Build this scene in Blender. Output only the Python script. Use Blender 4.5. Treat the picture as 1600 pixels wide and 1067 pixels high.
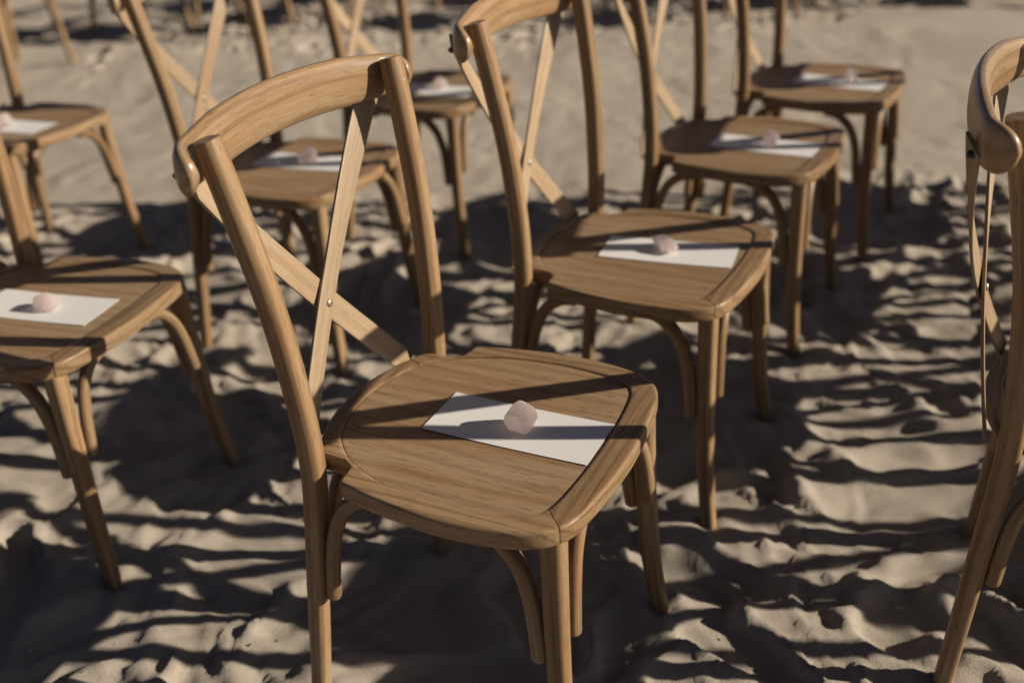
import bpy, math, random
import numpy as np
from mathutils import Matrix, Vector

S = bpy.context.scene
for o in list(bpy.data.objects):
    bpy.data.objects.remove(o)
COL = S.collection

# ---------------------------------------------------------------- camera
cd = bpy.data.cameras.new('camera')
cam = bpy.data.objects.new('camera', cd); COL.objects.link(cam)
TH, RO, CH = 0.48966, -0.05615, 1.2767
r0 = Vector((1, 0, 0)); f0 = Vector((0, math.cos(TH), -math.sin(TH))); u0 = Vector((0, math.sin(TH), math.cos(TH)))
rt = r0 * math.cos(RO) + u0 * math.sin(RO); up = u0 * math.cos(RO) - r0 * math.sin(RO)
cam.matrix_world = Matrix(((rt.x, up.x, -f0.x, 0), (rt.y, up.y, -f0.y, 0), (rt.z, up.z, -f0.z, CH), (0, 0, 0, 1)))
cd.sensor_width = 36.0; cd.lens = 1629.67 / 1600 * 36
cd.clip_start = 0.05; cd.clip_end = 3000
cd.dof.use_dof = True; cd.dof.focus_distance = 1.43; cd.dof.aperture_fstop = 2.2
S.camera = cam

# ---------------------------------------------------------------- light
SUN = Vector((2.2, -0.247, 1.0)).normalized()       # towards the sun
EL = math.asin(SUN.z)
w = bpy.data.worlds.new('World'); S.world = w; w.use_nodes = True
nt = w.node_tree; bg = nt.nodes['Background']
sky = nt.nodes.new('ShaderNodeTexSky'); sky.sky_type = 'NISHITA'; sky.sun_disc = False
sky.sun_elevation = EL; sky.sun_rotation = math.atan2(SUN.x, SUN.y)
sky.air_density = 0.22; sky.dust_density = 0.6; sky.ozone_density = 1.0
nt.links.new(sky.outputs[0], bg.inputs[0]); bg.inputs[1].default_value = 0.05
sl = bpy.data.lights.new('sun', 'SUN'); sl.energy = 5.0; sl.angle = math.radians(0.53); sl.color = (1.0, 0.90, 0.76)
so = bpy.data.objects.new('sun', sl); COL.objects.link(so)
so.rotation_euler = SUN.to_track_quat('Z', 'Y').to_euler(); so.location = SUN * 30
S.cycles.diffuse_bounces = 2
S.view_settings.view_transform = 'Standard'; S.view_settings.look = 'None'
S.view_settings.exposure = 0.5; S.view_settings.gamma = 1.0

rng = np.random.default_rng(7)

# ---------------------------------------------------------------- materials
def new_mat(name):
    m = bpy.data.materials.new(name); m.use_nodes = True
    n = m.node_tree; return m, n, n.nodes['Principled BSDF']

def ramp(n, src, stops):
    r = n.nodes.new('ShaderNodeValToRGB'); e = r.color_ramp.elements
    while len(e) < len(stops): e.new(0.5)
    for el, (p, c) in zip(e, stops):
        el.position = p; el.color = c if len(c) == 4 else (*c, 1)
    n.links.new(src, r.inputs[0]); return r.outputs[0]

def mix(n, fac, a, b, mode='MIX'):
    m = n.nodes.new('ShaderNodeMix'); m.data_type = 'RGBA'; m.blend_type = mode
    for s, v in ((m.inputs[0], fac), (m.inputs[6], a), (m.inputs[7], b)):
        if hasattr(v, 'is_output'): n.links.new(v, s)
        else: s.default_value = v if not isinstance(v, tuple) or len(v) == 4 else (*v, 1)
    return m.outputs[2]

def scaled_noise(n, vec, sc, scale, detail, rough=0.55, dist=0.0):
    mp = n.nodes.new('ShaderNodeMapping'); mp.inputs['Scale'].default_value = sc
    n.links.new(vec, mp.inputs[0])
    t = n.nodes.new('ShaderNodeTexNoise'); t.inputs['Scale'].default_value = scale
    t.inputs['Detail'].default_value = detail; t.inputs['Roughness'].default_value = rough
    t.inputs['Distortion'].default_value = dist
    n.links.new(mp.outputs[0], t.inputs['Vector']); return t.outputs[0], mp

def wood_material(name, light, dark, rough, coat=.06):
    m, n, b = new_mat(name)
    at = n.nodes.new('ShaderNodeAttribute'); at.attribute_name = 'grain'
    oi = n.nodes.new('ShaderNodeObjectInfo')
    vm = n.nodes.new('ShaderNodeVectorMath'); vm.operation = 'MULTIPLY_ADD'
    cx = n.nodes.new('ShaderNodeCombineXYZ')
    for k in range(3): n.links.new(oi.outputs['Random'], cx.inputs[k])
    n.links.new(cx.outputs[0], vm.inputs[0]); vm.inputs[1].default_value = (3.1, 1.7, 9.3)
    n.links.new(at.outputs['Vector'], vm.inputs[2])
    v = vm.outputs[0]
    broad, _ = scaled_noise(n, v, (1, 1, .12), 22, 3, .6, .4)
    streak, _ = scaled_noise(n, v, (1, 1, .03), 260, 4, .65)
    pores, _ = scaled_noise(n, v, (1, 1, .035), 900, 2, .5)
    mp = n.nodes.new('ShaderNodeMapping'); mp.inputs['Scale'].default_value = (1, 1, .1)
    n.links.new(v, mp.inputs[0])
    wv = n.nodes.new('ShaderNodeTexWave'); wv.wave_type = 'RINGS'; wv.rings_direction = 'Z'
    wv.inputs['Scale'].default_value = 22; wv.inputs['Distortion'].default_value = 5.0
    wv.inputs['Detail'].default_value = 2; wv.inputs['Detail Scale'].default_value = 1.2
    n.links.new(mp.outputs[0], wv.inputs['Vector'])
    mid = tuple((a + c) / 2 for a, c in zip(light, dark))
    c1 = ramp(n, streak, [(.30, dark), (.5, mid), (.70, light)])
    c2 = mix(n, .42, c1, ramp(n, wv.outputs[0], [(.0, light), (.62, light), (.9, dark)]))
    # warmer, browner patches
    warm = ramp(n, broad, [(.42, (1, 1, 1)), (.70, (.78, .62, .46))])
    c3 = mix(n, .75, c2, warm, 'MULTIPLY')
    pr = ramp(n, pores, [(.30, (0.0, 0, 0)), (.40, (1, 1, 1))])
    c4 = mix(n, pr, tuple(x * .62 for x in dark), c3)
    hv = n.nodes.new('ShaderNodeHueSaturation')
    mr = n.nodes.new('ShaderNodeMapRange'); mr.inputs[3].default_value = .88; mr.inputs[4].default_value = 1.14
    n.links.new(oi.outputs['Random'], mr.inputs[0]); n.links.new(mr.outputs[0], hv.inputs['Value'])
    n.links.new(c4, hv.inputs['Color']); n.links.new(hv.outputs[0], b.inputs['Base Color'])
    rr = ramp(n, streak, [(.3, (rough + .14,) * 3), (.7, (rough,) * 3)])
    n.links.new(rr, b.inputs['Roughness'])
    bp = n.nodes.new('ShaderNodeBump'); bp.inputs['Strength'].default_value = .35; bp.inputs['Distance'].default_value = .0006
    ad = n.nodes.new('ShaderNodeMath'); ad.operation = 'MULTIPLY_ADD'; ad.inputs[1].default_value = .8
    n.links.new(pr, ad.inputs[0]); n.links.new(streak, ad.inputs[2])
    n.links.new(ad.outputs[0], bp.inputs['Height']); n.links.new(bp.outputs[0], b.inputs['Normal'])
    b.inputs['Specular IOR Level'].default_value = .22
    b.inputs['Coat Weight'].default_value = coat; b.inputs['Coat Roughness'].default_value = .28
    return m

WOOD = wood_material('oak', (0.308, 0.207, 0.116), (0.155, 0.095, 0.046), .33)
WOOD_RAIL = wood_material('oak_rail', (0.330, 0.224, 0.126), (0.178, 0.109, 0.054), .27, .4)
WOOD_SEAT = wood_material('oak_seat', (0.292, 0.203, 0.120), (0.192, 0.123, 0.068), .5)
WOOD_STRAP = wood_material('oak_strap', (.335, .25, .162), (0.265, 0.19, 0.118), .45)

def plain(name, col, rough, metal=0):
    m, n, b = new_mat(name)
    b.inputs['Base Color'].default_value = (*col, 1); b.inputs['Roughness'].default_value = rough; b.inputs['Metallic'].default_value = metal
    tc = n.nodes.new('ShaderNodeTexCoord')
    f, _ = scaled_noise(n, tc.outputs['Object'], (1, 1, 1), 160, 3)
    n.links.new(mix(n, 1.0, (*col, 1), ramp(n, f, [(.3, (.8, .8, .8)), (.7, (1, 1, 1))]), 'MULTIPLY'), b.inputs['Base Color'])
    return m

STEEL = plain('zinc_steel', (.42, .39, .34), .45, .9)
IRON = plain('dark_iron', (.07, .055, .045), .5, .7)

def paper_material():
    m, n, b = new_mat('card_paper')
    tc = n.nodes.new('ShaderNodeTexCoord')
    f, _ = scaled_noise(n, tc.outputs['Object'], (1, 1, 1), 900, 3)
    c = ramp(n, f, [(.3, (.61, .593, .572)), (.7, (.655, .638, .61))])
    n.links.new(c, b.inputs['Base Color']); b.inputs['Roughness'].default_value = .75
    bp = n.nodes.new('ShaderNodeBump'); bp.inputs['Strength'].default_value = .15; bp.inputs['Distance'].default_value = .0003
    n.links.new(f, bp.inputs['Height']); n.links.new(bp.outputs[0], b.inputs['Normal'])
    return m
PAPER = paper_material()

def quartz_material():
    m, n, b = new_mat('rose_quartz')
    tc = n.nodes.new('ShaderNodeTexCoord')
    f, _ = scaled_noise(n, tc.outputs['Object'], (1, 1, 1), 95, 5, .7, .8)
    n.links.new(ramp(n, f, [(.3, (.93, .76, .71)), (.5, (.97, .87, .83)), (.62, (.99, .97, .95))]), b.inputs['Base Color'])
    b.inputs['Roughness'].default_value = .3; b.inputs['Transmission Weight'].default_value = .7; b.inputs['IOR'].default_value = 1.3
    b.inputs['Subsurface Weight'].default_value = .6; b.inputs['Subsurface Radius'].default_value = (1, .6, .55); b.inputs['Subsurface Scale'].default_value = .035
    bp = n.nodes.new('ShaderNodeBump'); bp.inputs['Strength'].default_value = .8; bp.inputs['Distance'].default_value = .005
    n.links.new(f, bp.inputs['Height']); n.links.new(bp.outputs[0], b.inputs['Normal'])
    tr = n.nodes.new('ShaderNodeBsdfTranslucent'); tr.inputs[0].default_value = (.99, .87, .83, 1)
    ms = n.nodes.new('ShaderNodeMixShader'); ms.inputs[0].default_value = .5
    n.links.new(b.outputs[0], ms.inputs[1]); n.links.new(tr.outputs[0], ms.inputs[2])
    n.links.new(ms.outputs[0], n.nodes['Material Output'].inputs[0])
    return m
QUARTZ = quartz_material()

def sand_material():
    m, n, b = new_mat('beach_sand')
    tc = n.nodes.new('ShaderNodeTexCoord'); o = tc.outputs['Object']
    patch, _ = scaled_noise(n, o, (1, 1, 1), 2.2, 5, .6)
    fine, _ = scaled_noise(n, o, (1, 1, 1), 260, 4, .75)
    grain, _ = scaled_noise(n, o, (1, 1, 1), 900, 2, .7)
    c = ramp(n, patch, [(.3, (.385, .33, .268)), (.7, (.455, .394, .323))])
    c = mix(n, .55, c, ramp(n, fine, [(.3, (.62, .60, .58)), (.55, (1, 1, 1)), (.75, (1.0, 1.0, 1.0))]), 'MULTIPLY')
    c = mix(n, ramp(n, grain, [(.30, (.55, .55, .55)), (.38, (0, 0, 0))]), c, (.12, .09, .065))
    n.links.new(c, b.inputs['Base Color']); b.inputs['Roughness'].default_value = .95
    b.inputs['Specular IOR Level'].default_value = .15
    ad = n.nodes.new('ShaderNodeMath'); ad.operation = 'MULTIPLY_ADD'; ad.inputs[1].default_value = .5
    n.links.new(grain, ad.inputs[0]); n.links.new(fine, ad.inputs[2])
    bp = n.nodes.new('ShaderNodeBump'); bp.inputs['Strength'].default_value = .85; bp.inputs['Distance'].default_value = .004
    n.links.new(ad.outputs[0], bp.inputs['Height']); n.links.new(bp.outputs[0], b.inputs['Normal'])
    return m
SAND = sand_material()

# ---------------------------------------------------------------- chair positions (x, y, heading)
P = {'A1': (.975, 3.04, -.524), 'A2': (-.1962, 3.2236, -.4944), 'A3': (-1.4331, 3.0848, -.4862),
     'B1': (.6315, 2.5111, -.5167), 'B2': (-.5024, 2.5347, -.4517), 'C1': (.293, 1.8674, -.5004),
     'C2': (-.868, 1.778, -.36), 'D0': (.9570, 1.2380, -.5004), 'D1': (-.0256, 1.2787, -.4685),
     'A0': (2.141, 2.979, -.524), 'B0': (1.788, 2.441, -.517), 'C0': (1.377, 1.873, -.500)}

def off(b, dx, dy, da=0.0):
    X, Y, a = P[b]
    return (X + dx * math.cos(a) - dy * math.sin(a), Y + dx * math.sin(a) + dy * math.cos(a), a + da)
P['D9'] = off('D0', .98, .47, .02); P['C9'] = off('C0', 1.02, .50, -.03); P['B9'] = off('B0', 1.0, .52); P['A9'] = off('A0', 1.04, .5, .03)
P['D8'] = off('D9', 1.02, .50, -.02); P['C8'] = off('C9', 1.0, .47, .02); P['B8'] = off('B9', 1.03, .5)
P['Z3'] = (-2.65, 5.93, -.46); P['Z2'] = (-1.53, 6.73, -.5); P['Z1'] = (-.62, 7.0, -.52); P['Z0'] = (.44, 6.5, -.5)
P['Z9'] = (1.68, 6.39, -.53); P['Z8'] = (2.55, 6.57, -.5); P['Y3'] = (-2.2, 6.83, -.45); P['Y1'] = (-.3, 7.6, -.5); P['Y0'] = (.8, 7.13, -.47); P['Y9'] = (2.03, 7.02, -.52); P['Y8'] = (2.9, 7.2, -.5); P['Z7'] = (3.6, 6.35, -.5); P['Z4'] = (-3.75, 6.2, -.48); P['Y2'] = (-1.15, 7.6, -.5)

# ---------------------------------------------------------------- sand
def vnoise(x, y, seed):
    g = np.random.default_rng(seed).random((256, 256)) * 2 - 1
    xi = np.floor(x).astype(int); yi = np.floor(y).astype(int); fx = x - xi; fy = y - yi
    fx = fx * fx * fx * (fx * (fx * 6 - 15) + 10); fy = fy * fy * fy * (fy * (fy * 6 - 15) + 10)
    a = g[xi & 255, yi & 255]; b = g[(xi + 1) & 255, yi & 255]; c = g[xi & 255, (yi + 1) & 255]; d = g[(xi + 1) & 255, (yi + 1) & 255]
    return (a * (1 - fx) + b * fx) * (1 - fy) + (c * (1 - fx) + d * fx) * fy

def sstep(a, b, x):
    t = np.clip((x - a) / (b - a), 0, 1); return t * t * (3 - 2 * t)

def grow(start, step, ratio, end):
    out = []; v = start; s = step
    while v < end:
        s *= ratio; v += s; out.append(v)
    return out

def axis(lo, hi, step, far, mids=()):
    core = list(np.arange(lo, hi, step)); end = core[-1]
    for h2, s2 in mids:
        while end < h2: end += s2; core.append(end)
    s_end = mids[-1][1] if mids else step
    return np.array([2 * lo - v for v in grow(lo, step, 1.25, lo + far)][::-1] + core + grow(end, s_end, 1.25, end + far))

def build_sand():
    xs = axis(-2.3, 2.0, .0105, 400); ys = axis(.5, 4.2, .0105, 400, mids=((7.6, .018),))
    X, Y = np.meshgrid(xs, ys, indexing='ij')
    wx = X + .10 * vnoise(X * 3.1, Y * 3.1, 1) + .03 * vnoise(X * 9, Y * 9, 2)
    wy = Y + .10 * vnoise(X * 3.1 + 7, Y * 3.1, 3) + .03 * vnoise(X * 9 + 4, Y * 9, 4)
    H = .016 * vnoise(wx * 1.9, wy * 1.9, 5)
    # trodden part: everything except the smooth aisle strip
    edge = .16 * vnoise(X * 1.7, Y * 1.7, 6)
    lo = 3.52 + edge; hi = 5.95 + .12 * X * 0 + edge * 1.3
    tro = 1 - sstep(lo - .10, lo + .14, Y) * (1 - sstep(hi - .2, hi + .25, Y))
    rid = 1 - np.abs(vnoise(wx * 5.6, wy * 7.6, 8)); rid2 = 1 - np.abs(vnoise(wx * 11 + 3, wy * 14, 9))
    rid3 = 1 - np.abs(vnoise(wx * 21 + 5, wy * 25, 18))
    T = .019 * (rid ** 2 - .5) + .012 * (rid2 ** 2 - .5) + .009 * (rid3 ** 2 - .5) + .008 * vnoise(wx * 6, wy * 6, 10)
    # footprints
    r = np.random.default_rng(21)
    F = np.zeros_like(H)
    for k in range(560):
        px, py = r.uniform(-2.9, 2.6), r.uniform(.45, 7.4)
        if 3.6 < py < 5.7: continue
        a = r.normal(.0, .7) + (1.1 if r.random() < .5 else -.3); L = r.uniform(.10, .15); W = r.uniform(.042, .06); dep = r.uniform(.008, .024)
        i0, i1 = np.searchsorted(xs, [px - .35, px + .35]); j0, j1 = np.searchsorted(ys, [py - .35, py + .35])
        if i1 - i0 < 3 or j1 - j0 < 3: continue
        dx = wx[i0:i1, j0:j1] - px; dy = wy[i0:i1, j0:j1] - py
        u = dx * math.cos(a) + dy * math.sin(a); v = -dx * math.sin(a) + dy * math.cos(a)
        v = v / (1 - .22 * np.clip(u / L, -1, 1) ** 2 * np.sign(u))
        q = np.sqrt((u / L) ** 2 + (v / W) ** 2)
        pr = -dep * (1 - sstep(.62, 1.12, q)) + dep * .55 * np.exp(-((q - 1.28) / .24) ** 2)
        keep = 1 - .6 * (1 - sstep(.7, 1.25, q))
        F[i0:i1, j0:j1] = F[i0:i1, j0:j1] * keep + pr
        T[i0:i1, j0:j1] *= keep
    F = np.clip(F, -.05, .035)
    near = sstep(9, 7.5, np.hypot(X, Y - 3))
    H = H + tro * (T + F) * near
    # aisle: faint tracks
    ai = 1 - tro
    H += ai * near * (.006 * vnoise(wx * 6, wy * 2.5, 11) + .0035 * vnoise(wx * 14, wy * 9, 12))
    # crumbly fine relief
    H += near * (.4 + .6 * tro) * (.0034 * vnoise(wx * 27, wy * 27, 13) + .0022 * vnoise(wx * 47, wy * 47, 14))
    H += (1 - near) * .12 * vnoise(X * .12, Y * .12, 15) * sstep(10, 40, np.hypot(X, Y))
    # sand pushed up a little round every leg
    for key, (cx, cy, a) in P.items():
        for lx, ly in ((.192, .21), (.192, -.21), (-.255, .2), (-.255, -.2)):
            fx = cx + lx * math.cos(a) - ly * math.sin(a); fy = cy + lx * math.sin(a) + ly * math.cos(a)
            i0, i1 = np.searchsorted(xs, [fx - .2, fx + .2]); j0, j1 = np.searchsorted(ys, [fy - .2, fy + .2])
            if i1 - i0 < 2 or j1 - j0 < 2: continue
            dd = np.hypot(X[i0:i1, j0:j1] - fx, Y[i0:i1, j0:j1] - fy)
            wgt = np.exp(-(dd / .07) ** 2)
            H[i0:i1, j0:j1] = H[i0:i1, j0:j1] * (1 - wgt) + wgt * (.013 - .016 * np.exp(-(dd / .027) ** 2) + .006 * np.cos(5 * np.arctan2(Y[i0:i1, j0:j1] - fy, X[i0:i1, j0:j1] - fx) + 9 * fx) * (dd / .05))
    nx, ny = X.shape
    co = np.stack([X, Y, H], -1).reshape(-1, 3).astype(np.float32)
    idx = np.arange(nx * ny).reshape(nx, ny)
    q = np.stack([idx[:-1, :-1], idx[1:, :-1], idx[1:, 1:], idx[:-1, 1:]], -1).reshape(-1, 4)
    me = bpy.data.meshes.new('sand')
    me.vertices.add(len(co)); me.vertices.foreach_set('co', co.ravel())
    me.loops.add(q.size); me.loops.foreach_set('vertex_index', q.ravel().astype(np.int32))
    me.polygons.add(len(q)); me.polygons.foreach_set('loop_start', np.arange(0, q.size, 4, dtype=np.int32))
    me.polygons.foreach_set('use_smooth', np.ones(len(q), bool))
    me.update(); me.validate()
    me.materials.append(SAND)
    o = bpy.data.objects.new('sand_ground', me); COL.objects.link(o); o['kind'] = 'structure'
    def height(x, y):
        i = min(max(np.searchsorted(xs, x), 1), nx - 1); j = min(max(np.searchsorted(ys, y), 1), ny - 1)
        return float(H[i, j])
    return height
HEIGHT = build_sand()

# ---------------------------------------------------------------- mesh helpers
def make_mesh(name, verts, faces, mat, grain=None, smooth=True, sharp=None):
    me = bpy.data.meshes.new(name)
    me.from_pydata([tuple(map(float, v)) for v in verts], [], faces)
    if smooth: me.polygons.foreach_set('use_smooth', np.ones(len(faces), bool))
    if grain is not None:
        a = me.attributes.new('grain', 'FLOAT_VECTOR', 'POINT'); a.data.foreach_set('vector', np.asarray(grain, np.float32).ravel())
    me.materials.append(mat); me.update()
    if sharp: me.set_sharp_from_angle(angle=math.radians(sharp))
    return me

def catmull(pts, per):
    p = np.array(pts, float); p = np.vstack([2 * p[0] - p[1], p, 2 * p[-1] - p[-2]]); out = []
    for i in range(1, len(p) - 2):
        for t in np.linspace(0, 1, per, endpoint=False):
            a, b, c, d = p[i - 1:i + 3]
            out.append(.5 * ((2 * b) + (-a + c) * t + (2 * a - 5 * b + 4 * c - d) * t * t + (-a + 3 * b - 3 * c + d) * t ** 3))
    out.append(p[-2]); return np.array(out)

def sweep(name, path, prof, mat, ref=(0, 1, 0), goff=(0, 0, 0), round_ends=(0, 0), scale=None, closed_ends=True, sharp=50):
    """prof(i, s) -> list of (a, b) points in the section plane; ref gives the b axis."""
    path = np.array(path, float); n = len(path)
    tan = np.gradient(path, axis=0); tan /= np.linalg.norm(tan, axis=1)[:, None]
    arc = np.concatenate([[0], np.cumsum(np.linalg.norm(np.diff(path, axis=0), axis=1))])
    V, G, Fc = [], [], []; m = None
    rings = []
    for i in range(n):
        t = tan[i]; b = np.array(ref(i) if callable(ref) else ref, float); b -= t * (b @ t); b /= np.linalg.norm(b); a = np.cross(b, t)
        pr = prof(i, arc[i] / arc[-1]); m = len(pr)
        rings.append((path[i], a, b, arc[i], pr))
    def add(c, a, b, s, pr, k=1.0, shift=None):
        base = len(V); cc = c if shift is None else c + shift
        for (pa, pb) in pr:
            V.append(cc + a * pa * k + b * pb * k); G.append((pa * k + goff[0], pb * k + goff[1], s + goff[2]))
        return base
    bases = []
    c, a, b, s, pr = rings[0]
    if round_ends[0]:
        for ang in (75, 50, 25):
            bases.append(add(c, a, b, s, pr, math.cos(math.radians(ang)), -tan[0] * round_ends[0] * math.sin(math.radians(ang))))
    for (c, a, b, s, pr) in rings: bases.append(add(c, a, b, s, pr))
    if round_ends[1]:
        for ang in (25, 50, 75):
            bases.append(add(c, a, b, s, pr, math.cos(math.radians(ang)), tan[-1] * round_ends[1] * math.sin(math.radians(ang))))
    for x, y in zip(bases[:-1], bases[1:]):
        for k in range(m):
            k2 = (k + 1) % m; Fc.append((x + k, x + k2, y + k2, y + k))
    Fc.append(tuple(bases[0] + k for k in range(m))[::-1]); Fc.append(tuple(bases[-1] + k for k in range(m)))
    return make_mesh(name, V, Fc, mat, G, True, sharp)

def circle(r, n=16, sy=1.0):
    return [(r * math.cos(2 * math.pi * k / n), r * sy * math.sin(2 * math.pi * k / n)) for k in range(n)]

def superellipse(a, b, p, n):
    out = []
    for k in range(n):
        t = 2 * math.pi * k / n; c, s = math.cos(t), math.sin(t)
        out.append((a * math.copysign(abs(c) ** (2 / p), c), b * math.copysign(abs(s) ** (2 / p), s)))
    return out

# ---------------------------------------------------------------- seat outline
OUT_H = [(.204, 0), (.2025, .035), (.200, .07), (.194, .125), (.186, .165), (.172, .190), (.150, .207), (.115, .220), (.06, .2285), (0, .2295), (-.08, .219),
         (-.120, .2105), (-.137, .2065), (-.141, .2040), (-.1425, .199), (-.1445, .182), (-.150, .168), (-.163, .160), (-.186, .157), (-.203, .156), (-.216, .146), (-.227, .122), (-.245, .071), (-.252, .03), (-.254, 0)]
IN_H = [(.159, 0), (.158, .05), (.155, .10), (.150, .140), (.143, .160), (.130, .173), (.105, .184), (.06, .192), (0, .195), (-.075, .187), (-.122, .171), (-.165, .147),
        (-.203, .105), (-.223, .045), (-.228, 0)]

def outline(h, per=6):
    half = catmull(h, per)
    return np.vstack([half, (half * [1, -1])[::-1][1:-1]])

def radial(poly, th):
    d = np.array([math.cos(th), math.sin(th)]); best = 0
    q = np.roll(poly, -1, 0); e = q - poly
    den = d[0] * e[:, 1] - d[1] * e[:, 0]; den = np.where(abs(den) < 1e-12, 1e-12, den)
    t = (poly[:, 0] * e[:, 1] - poly[:, 1] * e[:, 0]) / den
    u = (poly[:, 0] * d[1] - poly[:, 1] * d[0]) / den
    ok = (u >= -1e-6) & (u <= 1 + 1e-6) & (t > 0)
    return t[ok].max()
PO, PI_ = outline(OUT_H), outline(IN_H)
ST, SB = .460, .431          # seat top and underside

def rim_piece(name, a0, a1, axis_, go):
    """a0..a1 degrees; axis_ 0: grain along x, 1: along y."""
    ths = np.radians(np.linspace(a0, a1, max(8, int(abs(a1 - a0) / .8))))
    V, G, Fc = [], [], []; prof_n = 15
    for th in ths:
        d = np.array([math.cos(th), math.sin(th)]); ro, ri = radial(PO, th), radial(PI_, th)
        sec = [(ri + .0004, SB + .004), (ri + .0004, ST - .0016), (ri + .0018, ST - .0003), (ri + .006, ST + .0002), (ro - .0075, ST + .0002), (ro - .0048, ST + .0001), (ro - .0030, ST - .0005), (ro - .0010, ST - .0019),
               (ro - .0002, ST - .0044), (ro, ST - .0068), (ro, SB + .008), (ro - .0003, SB + .0055), (ro - .0022, SB + .0016), (ro - .006, SB), (ri + .003, SB)]
        for (rr, z) in sec:
            x, y = d * rr; V.append((x, y, z))
            G.append((y + go[0], z + go[1], x + go[2]) if axis_ == 0 else (x + go[0], z + go[1], y + go[2]))
    n = len(ths)
    for i in range(n - 1):
        for k in range(prof_n):
            k2 = (k + 1) % prof_n; Fc.append((i * prof_n + k, (i + 1) * prof_n + k, (i + 1) * prof_n + k2, i * prof_n + k2))
    Fc.append(tuple(range(prof_n))); Fc.append(tuple((n - 1) * prof_n + k for k in range(prof_n))[::-1])
    return make_mesh(name, V, [f[::-1] for f in Fc], WOOD, G, True, 40)

def panel_mesh():
    V, G, Fc = [], [], []; N = 110
    ths = np.linspace(0, 2 * math.pi, N, endpoint=False)
    rad = np.array([radial(PI_, t) for t in ths])
    levels = [(1, .012, ST - .022), (1, .0001, ST - .020), (1, .0001, ST - .0030), (1, .0012, ST - .0024)]
    fr = [(.985, ST - .0024), (.85, ST - .0024), (.6, ST - .0026), (.3, ST - .0028)]
    rows = []
    for _, ins, z in levels: rows.append([(math.cos(t) * (r - ins), math.sin(t) * (r - ins), z) for t, r in zip(ths, rad)])
    for k, z in fr: rows.append([(math.cos(t) * r * k, math.sin(t) * r * k, z) for t, r in zip(ths, rad)])
    for row in rows: V += row
    for a in range(len(rows) - 1):
        for k in range(N):
            k2 = (k + 1) % N; Fc.append((a * N + k, a * N + k2, (a + 1) * N + k2, (a + 1) * N + k))
    Fc.append(tuple((len(rows) - 1) * N + k for k in range(N))); Fc.append(tuple(range(N))[::-1])
    G = [(y * .55 + .045 + .02, z + .11, x) for x, y, z in V]
    return make_mesh('seat_panel', V, Fc, WOOD_SEAT, G, True, 40)

# ---------------------------------------------------------------- chair parts (local: x forward, y left, z up)
def mirror(pts, s): return [(x, y * s, z) for x, y, z in pts]
PARTS = []      # (name, mesh, parent index or None)
def part(name, me, parent=None):
    PARTS.append((name, me, parent)); return len(PARTS) - 1

REAR = [(-.257, .203, -.075), (-.247, .199, 0), (-.236, .193, .11), (-.224, .186, .24), (-.210, .178, .38), (-.205, .176, .46), (-.206, .181, .56), (-.216, .191, .70), (-.236, .202, .83), (-.254, .209, .926)]
FRONT = [(.160, .175, SB + .004), (.161, .177, .36), (.164, .182, .26), (.170, .189, .14), (.182, .200, .03), (.198, .213, -.075)]
for s in (-1, 1):
    path = catmull(mirror(REAR, s), 5)
    def prof(i, u, n=len(path)):
        rr = .0152 + .0035 * min(1, u * 1.9)
        if u > .97: rr -= .0016 * ((u - .97) / .03) ** 2
        return superellipse(rr * .90, rr * .90, 2.7, 28)
    part('rear_leg', sweep('rear_leg', path, prof, WOOD, goff=(.05 * s, .3 + .06 * s, .7 * s), sharp=45))
    screw = [(-.2325 + k, .2065 * s, .893) for k in (-.006, 0, .0012, .0018)]
    if s > 0: part('screw', sweep('screw', screw, lambda i, u: circle((.0052, .0052, .0046, .0024)[i], 12), STEEL, ref=(0, 0, 1), sharp=40))
    path = catmull(mirror(FRONT, s), 6)
    part('front_leg', sweep('front_leg', path, lambda i, u: superellipse(.0172 - .0036 * u, .0172 - .0036 * u, 3.2, 28), WOOD, goff=(.4, .05 * s, 2.1 * s), sharp=45))
    # quarter-bent braces between legs and seat
    zt = SB - .006
    def brace(pts, r=.0115, g=0.0, ref=(0, 1, 0)):
        path = catmull(pts, 7)
        part('brace', sweep('brace', path, lambda i, u: circle(r, 12, 1.0), WOOD, ref=ref, goff=(g, g * .7, g), round_ends=(.004, .006)))
    yl = .183 * s
    brace([(-.095, yl * .99, zt - .002), (-.128, yl * .985, zt - .010), (-.160, yl * .98, zt - .036), (-.182, yl * .985, zt - .085), (-.192, yl, zt - .14), (-.1985, yl * 1.01, zt - .20)], g=.8 + s)
    brace([(.035, yl * .96, zt - .002), (.073, yl * .965, zt - .012), (.107, yl * .975, zt - .045), (.126, yl * .985, zt - .095), (.134, yl * 1.0, zt - .15), (.139, yl * 1.02, zt - .195)], r=.0125, g=1.8 + s)
    brace([(.166, .066 * s, zt - .002), (.168, .102 * s, zt - .012), (.171, .130 * s, zt - .042), (.174, .145 * s, zt - .082), (.176, .153 * s, zt - .122), (.178, .159 * s, zt - .158)], r=.0112, g=2.8 + s, ref=(1, 0, 0))
    brace([(-.205, .050 * s, zt - .002), (-.207, .090 * s, zt - .012), (-.212, .120 * s, zt - .045), (-.216, .138 * s, zt - .09), (-.220, .149 * s, zt - .14), (-.225, .156 * s, zt - .18)], r=.0112, g=3.8 + s, ref=(1, 0, 0))

part('seat_panel', panel_mesh())
g = .32
part('seat_rim_front', rim_piece('seat_rim_front', -47 + g, 47 - g, 1, (.3, .1, .2)))
part('seat_rim_side', rim_piece('seat_rim_side', 47, 150, 0, (.07, .2, .9)))
part('seat_rim_rear', rim_piece('seat_rim_rear', 150 + g, 210 - g, 1, (.5, .1, 1.2)))
part('seat_rim_side', rim_piece('seat_rim_side', 210, 313, 0, (.11, .35, .4)))

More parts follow.
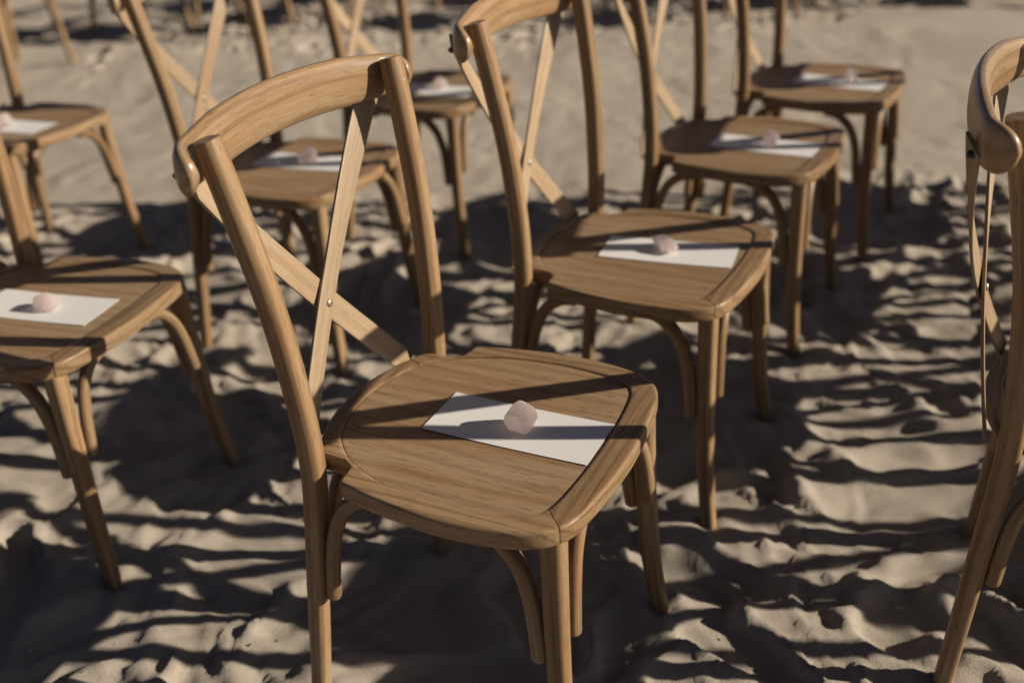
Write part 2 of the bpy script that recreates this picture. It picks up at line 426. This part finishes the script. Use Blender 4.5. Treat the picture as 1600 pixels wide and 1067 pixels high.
# bent top rail
RY = .252
def rail_path():
    out = []
    half = []
    for y in np.linspace(0, .2, 24):
        q = y / .2; half.append((-.313 + .0255 * q ** 2, y, .907 - .010 * q ** 2))
    half += [tuple(p) for p in catmull([half[-2], half[-1], (-.2825, .219, .8958), (-.2735, .2350, .8945), (-.262, .2450, .8935), (-.245, .2490, .893)], 6)[7:]]
    return [(x, -y, z) for x, y, z in half[::-1]] + half[1:]
def rail_prof(i, u):
    e = min(u, 1 - u) * .57                      # distance to the end
    hh = .0300 + .0065 * min(1, max(0, e - .02) / .12)
    k = 1.0
    if e < .030: k = max(.16, math.sqrt(max(0, 1 - ((.030 - e) / .0305) ** 2)))
    th = .0128 * (.82 + .18 * min(1, e / .09)) * (.55 + .45 * k)
    return superellipse(th, hh * k, 2.3, 32)
RAIL = part('top_rail', sweep('top_rail', rail_path(), rail_prof, WOOD_RAIL, ref=(0, 0, 1), goff=(.03, .012, 0), sharp=60))

# flat bent cross slats
def strap(s, push):
    a = np.array((-.2985, -.2195 * s, .893)); b = np.array((-.2385, .143 * s, .440)); out = []
    for t in np.linspace(0, 1, 30):
        p = a * (1 - t) + b * t
        p[0] -= .017 * 4 * t * (1 - t) + push * math.sin(math.pi * t)
        out.append(p)
    return out
for s, push in ((1, .0032), (-1, -.0032)):
    path = strap(s, push)
    prof = superellipse(.0029, .0195, 6, 20)
    d = np.array(path[-1]) - np.array(path[0])
    def rf(i, s=s, d=d):
        ph = .62 * max(0, 1 - (i / 29) / .5) ** 1.2
        return np.cross((math.cos(ph), s * math.sin(ph), 0), d)
    part('cross_slat', sweep('cross_slat', path, lambda i, u: prof, WOOD_STRAP, ref=rf, goff=(.2 * s, .9 * s, 0), sharp=40))
mid = (np.array(strap(1, 0)[14]) + np.array(strap(-1, 0)[14])) / 2
xm = (np.array(strap(1, 0)) [:, 1]); k0 = int(np.argmin(abs(xm))); zm = strap(1, 0)[k0][2]; x0 = strap(1, 0)[k0][0]
part('rivet', sweep('rivet', [(x0 + k, 0, zm) for k in (.004, .0068, .0082, .0090)], lambda i, u: circle((.0062, .0062, .005, .0022)[i], 14), STEEL, ref=(0, 0, 1), sharp=60))
for s in (-1, 1):
    y = .2205 * s; z = .880; x = -.2975
    part('bolt', sweep('bolt', [(x - k, y, z) for k in (-.004, .004, .007)], lambda i, u: circle((.0052, .0052, .0036)[i], 6), IRON, ref=(0, 0, 1), sharp=30))

TILT = {'D0': -.030}
SINK = {'D0': -.014}
def chair(key, label, group):
    X, Y, a = P[key]
    e = bpy.data.objects.new('cross_back_chair', None); COL.objects.link(e)
    e.empty_display_size = .1; e.location = (X, Y, SINK.get(key, 0)); e.rotation_euler = (0, 0, a)
    if key in TILT: e.rotation_euler = (0, TILT[key], a)
    e['label'] = label; e['category'] = 'chair'; e['group'] = group
    for nm, me, par in PARTS:
        o = bpy.data.objects.new(nm, me); COL.objects.link(o); o.parent = e
    return e

GRP = 'oak cross-back chairs set in slanted rows on the sand'
LAB = {
 'D1': 'oak cross-back chair farthest from the smooth sand aisle in the row of four',
 'C1': 'oak cross-back chair third from the smooth sand aisle in the row of four',
 'B1': 'oak cross-back chair second from the smooth sand aisle in the row of four',
 'A1': 'oak cross-back chair at the aisle end of the row of four',
 'C2': 'oak cross-back chair farthest from the aisle in the row of three',
 'B2': 'oak cross-back chair in the middle of the row of three',
 'A2': 'oak cross-back chair at the aisle end of the row of three',
 'A3': 'oak cross-back chair standing alone at the aisle behind the row of three',
 'D0': 'oak cross-back chair whose shaded back faces the row of four',
}
ROW0 = 'oak cross-back chair ahead of the row of four, casting shadows over it'
for kx in ('D1', 'C1', 'B1', 'A1', 'C2', 'B2', 'A2', 'A3', 'D0'): chair(kx, LAB[kx], GRP)
for kx in ('C0', 'B0', 'A0', 'D9', 'C9', 'B9', 'A9', 'D8', 'C8', 'B8'): chair(kx, ROW0, 'chairs ahead of the row of four')
for kx in ('Z4', 'Z3', 'Z2', 'Z1', 'Z0', 'Z9', 'Z8', 'Z7', 'Y3', 'Y2', 'Y1', 'Y0', 'Y9', 'Y8'):
    chair(kx, 'oak cross-back chair standing across the smooth sand aisle', 'chairs across the aisle')

# ---------------------------------------------------------------- cards and rose quartz
def card_mesh(bend):
    L, W, t = .258, .1085, .0007; nx, ny = 16, 8; V = []; F = []
    for zz in (0, 1):
        for i in range(nx + 1):
            for j in range(ny + 1):
                u, v = i / nx - .5, j / ny - .5
                z = zz * t + bend * (4 * u * u) * .0012 + .0004 * max(0, u * v) * 4
                V.append((u * L, v * W, z))
    off_ = (nx + 1) * (ny + 1)
    for i in range(nx):
        for j in range(ny):
            a = i * (ny + 1) + j; F.append((a + off_, a + ny + 1 + off_, a + ny + 2 + off_, a + 1 + off_)); F.append((a, a + 1, a + ny + 2, a + ny + 1))
    ring = [i * (ny + 1) for i in range(nx + 1)] + [nx * (ny + 1) + j for j in range(1, ny + 1)] + [i * (ny + 1) + ny for i in range(nx - 1, -1, -1)] + [j for j in range(ny - 1, 0, -1)]
    for a, b in zip(ring, ring[1:] + ring[:1]): F.append((a, b, b + off_, a + off_))
    return make_mesh('white_card', V, F, PAPER, None, True, 40)

def stone_mesh(seed, size, cuts=34):
    import bmesh
    r = random.Random(seed); bm = bmesh.new()
    bmesh.ops.create_icosphere(bm, subdivisions=4, radius=1.0)
    for k in range(cuts):
        n = Vector((r.gauss(0, 1), r.gauss(0, 1), r.gauss(0, 1))).normalized(); d = r.uniform(.66, .90)
        for v in bm.verts:
            h = v.co.dot(n) - d
            if h > 0: v.co -= n * h * .97
    for v in bm.verts:
        if v.co.z < -.55: v.co.z = -.55 + (v.co.z + .55) * .1
        j = .02 * math.sin(v.co.x * 9 + seed) * math.sin(v.co.y * 11 + 1.3 * seed) * math.cos(v.co.z * 10)
        v.co *= 1 + j
        v.co.x *= size[0]; v.co.y *= size[1]; v.co.z *= size[2]
    z0 = min(v.co.z for v in bm.verts)
    for v in bm.verts: v.co.z -= z0
    for f in bm.faces: f.smooth = True
    me = bpy.data.meshes.new('rose_quartz'); bm.to_mesh(me); bm.free()
    me.materials.append(QUARTZ); me.set_sharp_from_angle(angle=math.radians(17)); return me

def place(name, me, key, lx, ly, z, rot, label, cat, group, tilt=None):
    X, Y, a = P[key]
    o = bpy.data.objects.new(name, me); COL.objects.link(o)
    o.location = (X + lx * math.cos(a) - ly * math.sin(a), Y + lx * math.sin(a) + ly * math.cos(a), z)
    o.rotation_euler = (0 if not tilt else tilt[0], 0 if not tilt else tilt[1], a + rot)
    o['label'] = label; o['category'] = cat; o['group'] = group
    return o

WHERE = {'D1': 'on the chair farthest from the aisle in the row of four', 'C1': 'on the third chair from the aisle in the row of four',
         'B1': 'on the second chair from the aisle in the row of four', 'A1': 'on the aisle-end chair of the row of four',
         'C2': 'on the chair farthest from the aisle in the row of three', 'B2': 'on the middle chair of the row of three',
         'A2': 'on the aisle-end chair of the row of three', 'A3': 'on the lone chair behind the row of three'}
# card centre, turn; stone position, half sizes, cuts
ITEMS = {
 'D1': (.0265, .0065, .0, .034, .004, (.031, .027, .029), 5, .9),
 'C1': (.018, .015, .14, .008, .022, (.020, .042, .020), 8, .95),
 'B1': (.029, -.006, -.02, .041, -.006, (.027,.023,.028), 3, 1.1),
 'A1': (.028, .010, -.1, .056, .006, (.028,.024,.032), 11, 2.0),
 'C2': (-.004, -.002, .05, .011, -.006, (.032,.025,.023), 14, .2),
 'B2': (-.010, .030, .1, -.002, .030, (.028,.025,.025), 17, .8),
 'A2': (.012, -.012, .08, .016, .010, (.027,.024,.024), 19, 1.7),
 'A3': (-.004, -.022, .08, -.010, -.030, (.028,.025,.030), 23, 2.5),
}
for kx, (cx, cy, ct, sx, sy, sz, seed, srot) in ITEMS.items():
    place('white_card', card_mesh(.5 + (seed % 3) * .2), kx, cx, cy, .4577, ct, 'blank white card ' + WHERE[kx], 'card', 'white cards laid on the seats')
    place('rose_quartz', stone_mesh(seed, sz), kx, sx, sy, .4584, srot, 'pale pink quartz stone ' + WHERE[kx], 'stone', 'pink quartz stones weighing down the cards')
for k, (x, y) in enumerate(((-2.203, 5.846), (-1.617, 6.577), (1.163, 6.362))):
    o = bpy.data.objects.new('rose_quartz', stone_mesh(31 + k, (.034, .03, .028))); COL.objects.link(o)
    o.location = (x, y, HEIGHT(x, y) - .008); o.rotation_euler = (0, 0, k * 1.3)
    o['label'] = 'pale pink stone lying on the sand at the far edge of the aisle'; o['category'] = 'stone'; o['group'] = 'pink stones on the sand'

# ---------------------------------------------------------------- shell grit on the sand
def grit():
    r = np.random.default_rng(77); V, F = [], []
    for k in range(900):
        x, y = r.uniform(-1.9, 2.0), r.uniform(.7, 3.6); z = HEIGHT(x, y); sz = r.uniform(.0012, .0040) * (1.8 if r.random() < .06 else 1)
        b = len(V); a = r.uniform(0, 6.28); e = r.uniform(.5, 1)
        for j in range(4): V.append((x + sz * math.cos(a + j * 1.571), y + sz * e * math.sin(a + j * 1.571), z + r.uniform(-.1, .4) * sz))
        V.append((x, y, z + sz * .8)); V.append((x, y, z - sz * .6))
        for j in range(4): F.append((b + j, b + (j + 1) % 4, b + 4)); F.append((b + (j + 1) % 4, b + j, b + 5))
    m, n, bs = new_mat('shell_grit')
    tc = n.nodes.new('ShaderNodeTexCoord'); f, _ = scaled_noise(n, tc.outputs['Object'], (1, 1, 1), 7, 2)
    n.links.new(ramp(n, f, [(.40, (.08, .06, .045)), (.52, (.30, .24, .18)), (.6, (.62, .57, .5))]), bs.inputs['Base Color']); bs.inputs['Roughness'].default_value = .7
    o = bpy.data.objects.new('shell_grit', make_mesh('shell_grit', V, F, m, None, False)); COL.objects.link(o)
    o['kind'] = 'stuff'; o['label'] = 'fine shell grit and specks scattered over the trodden sand'; o['category'] = 'grit'
grit()
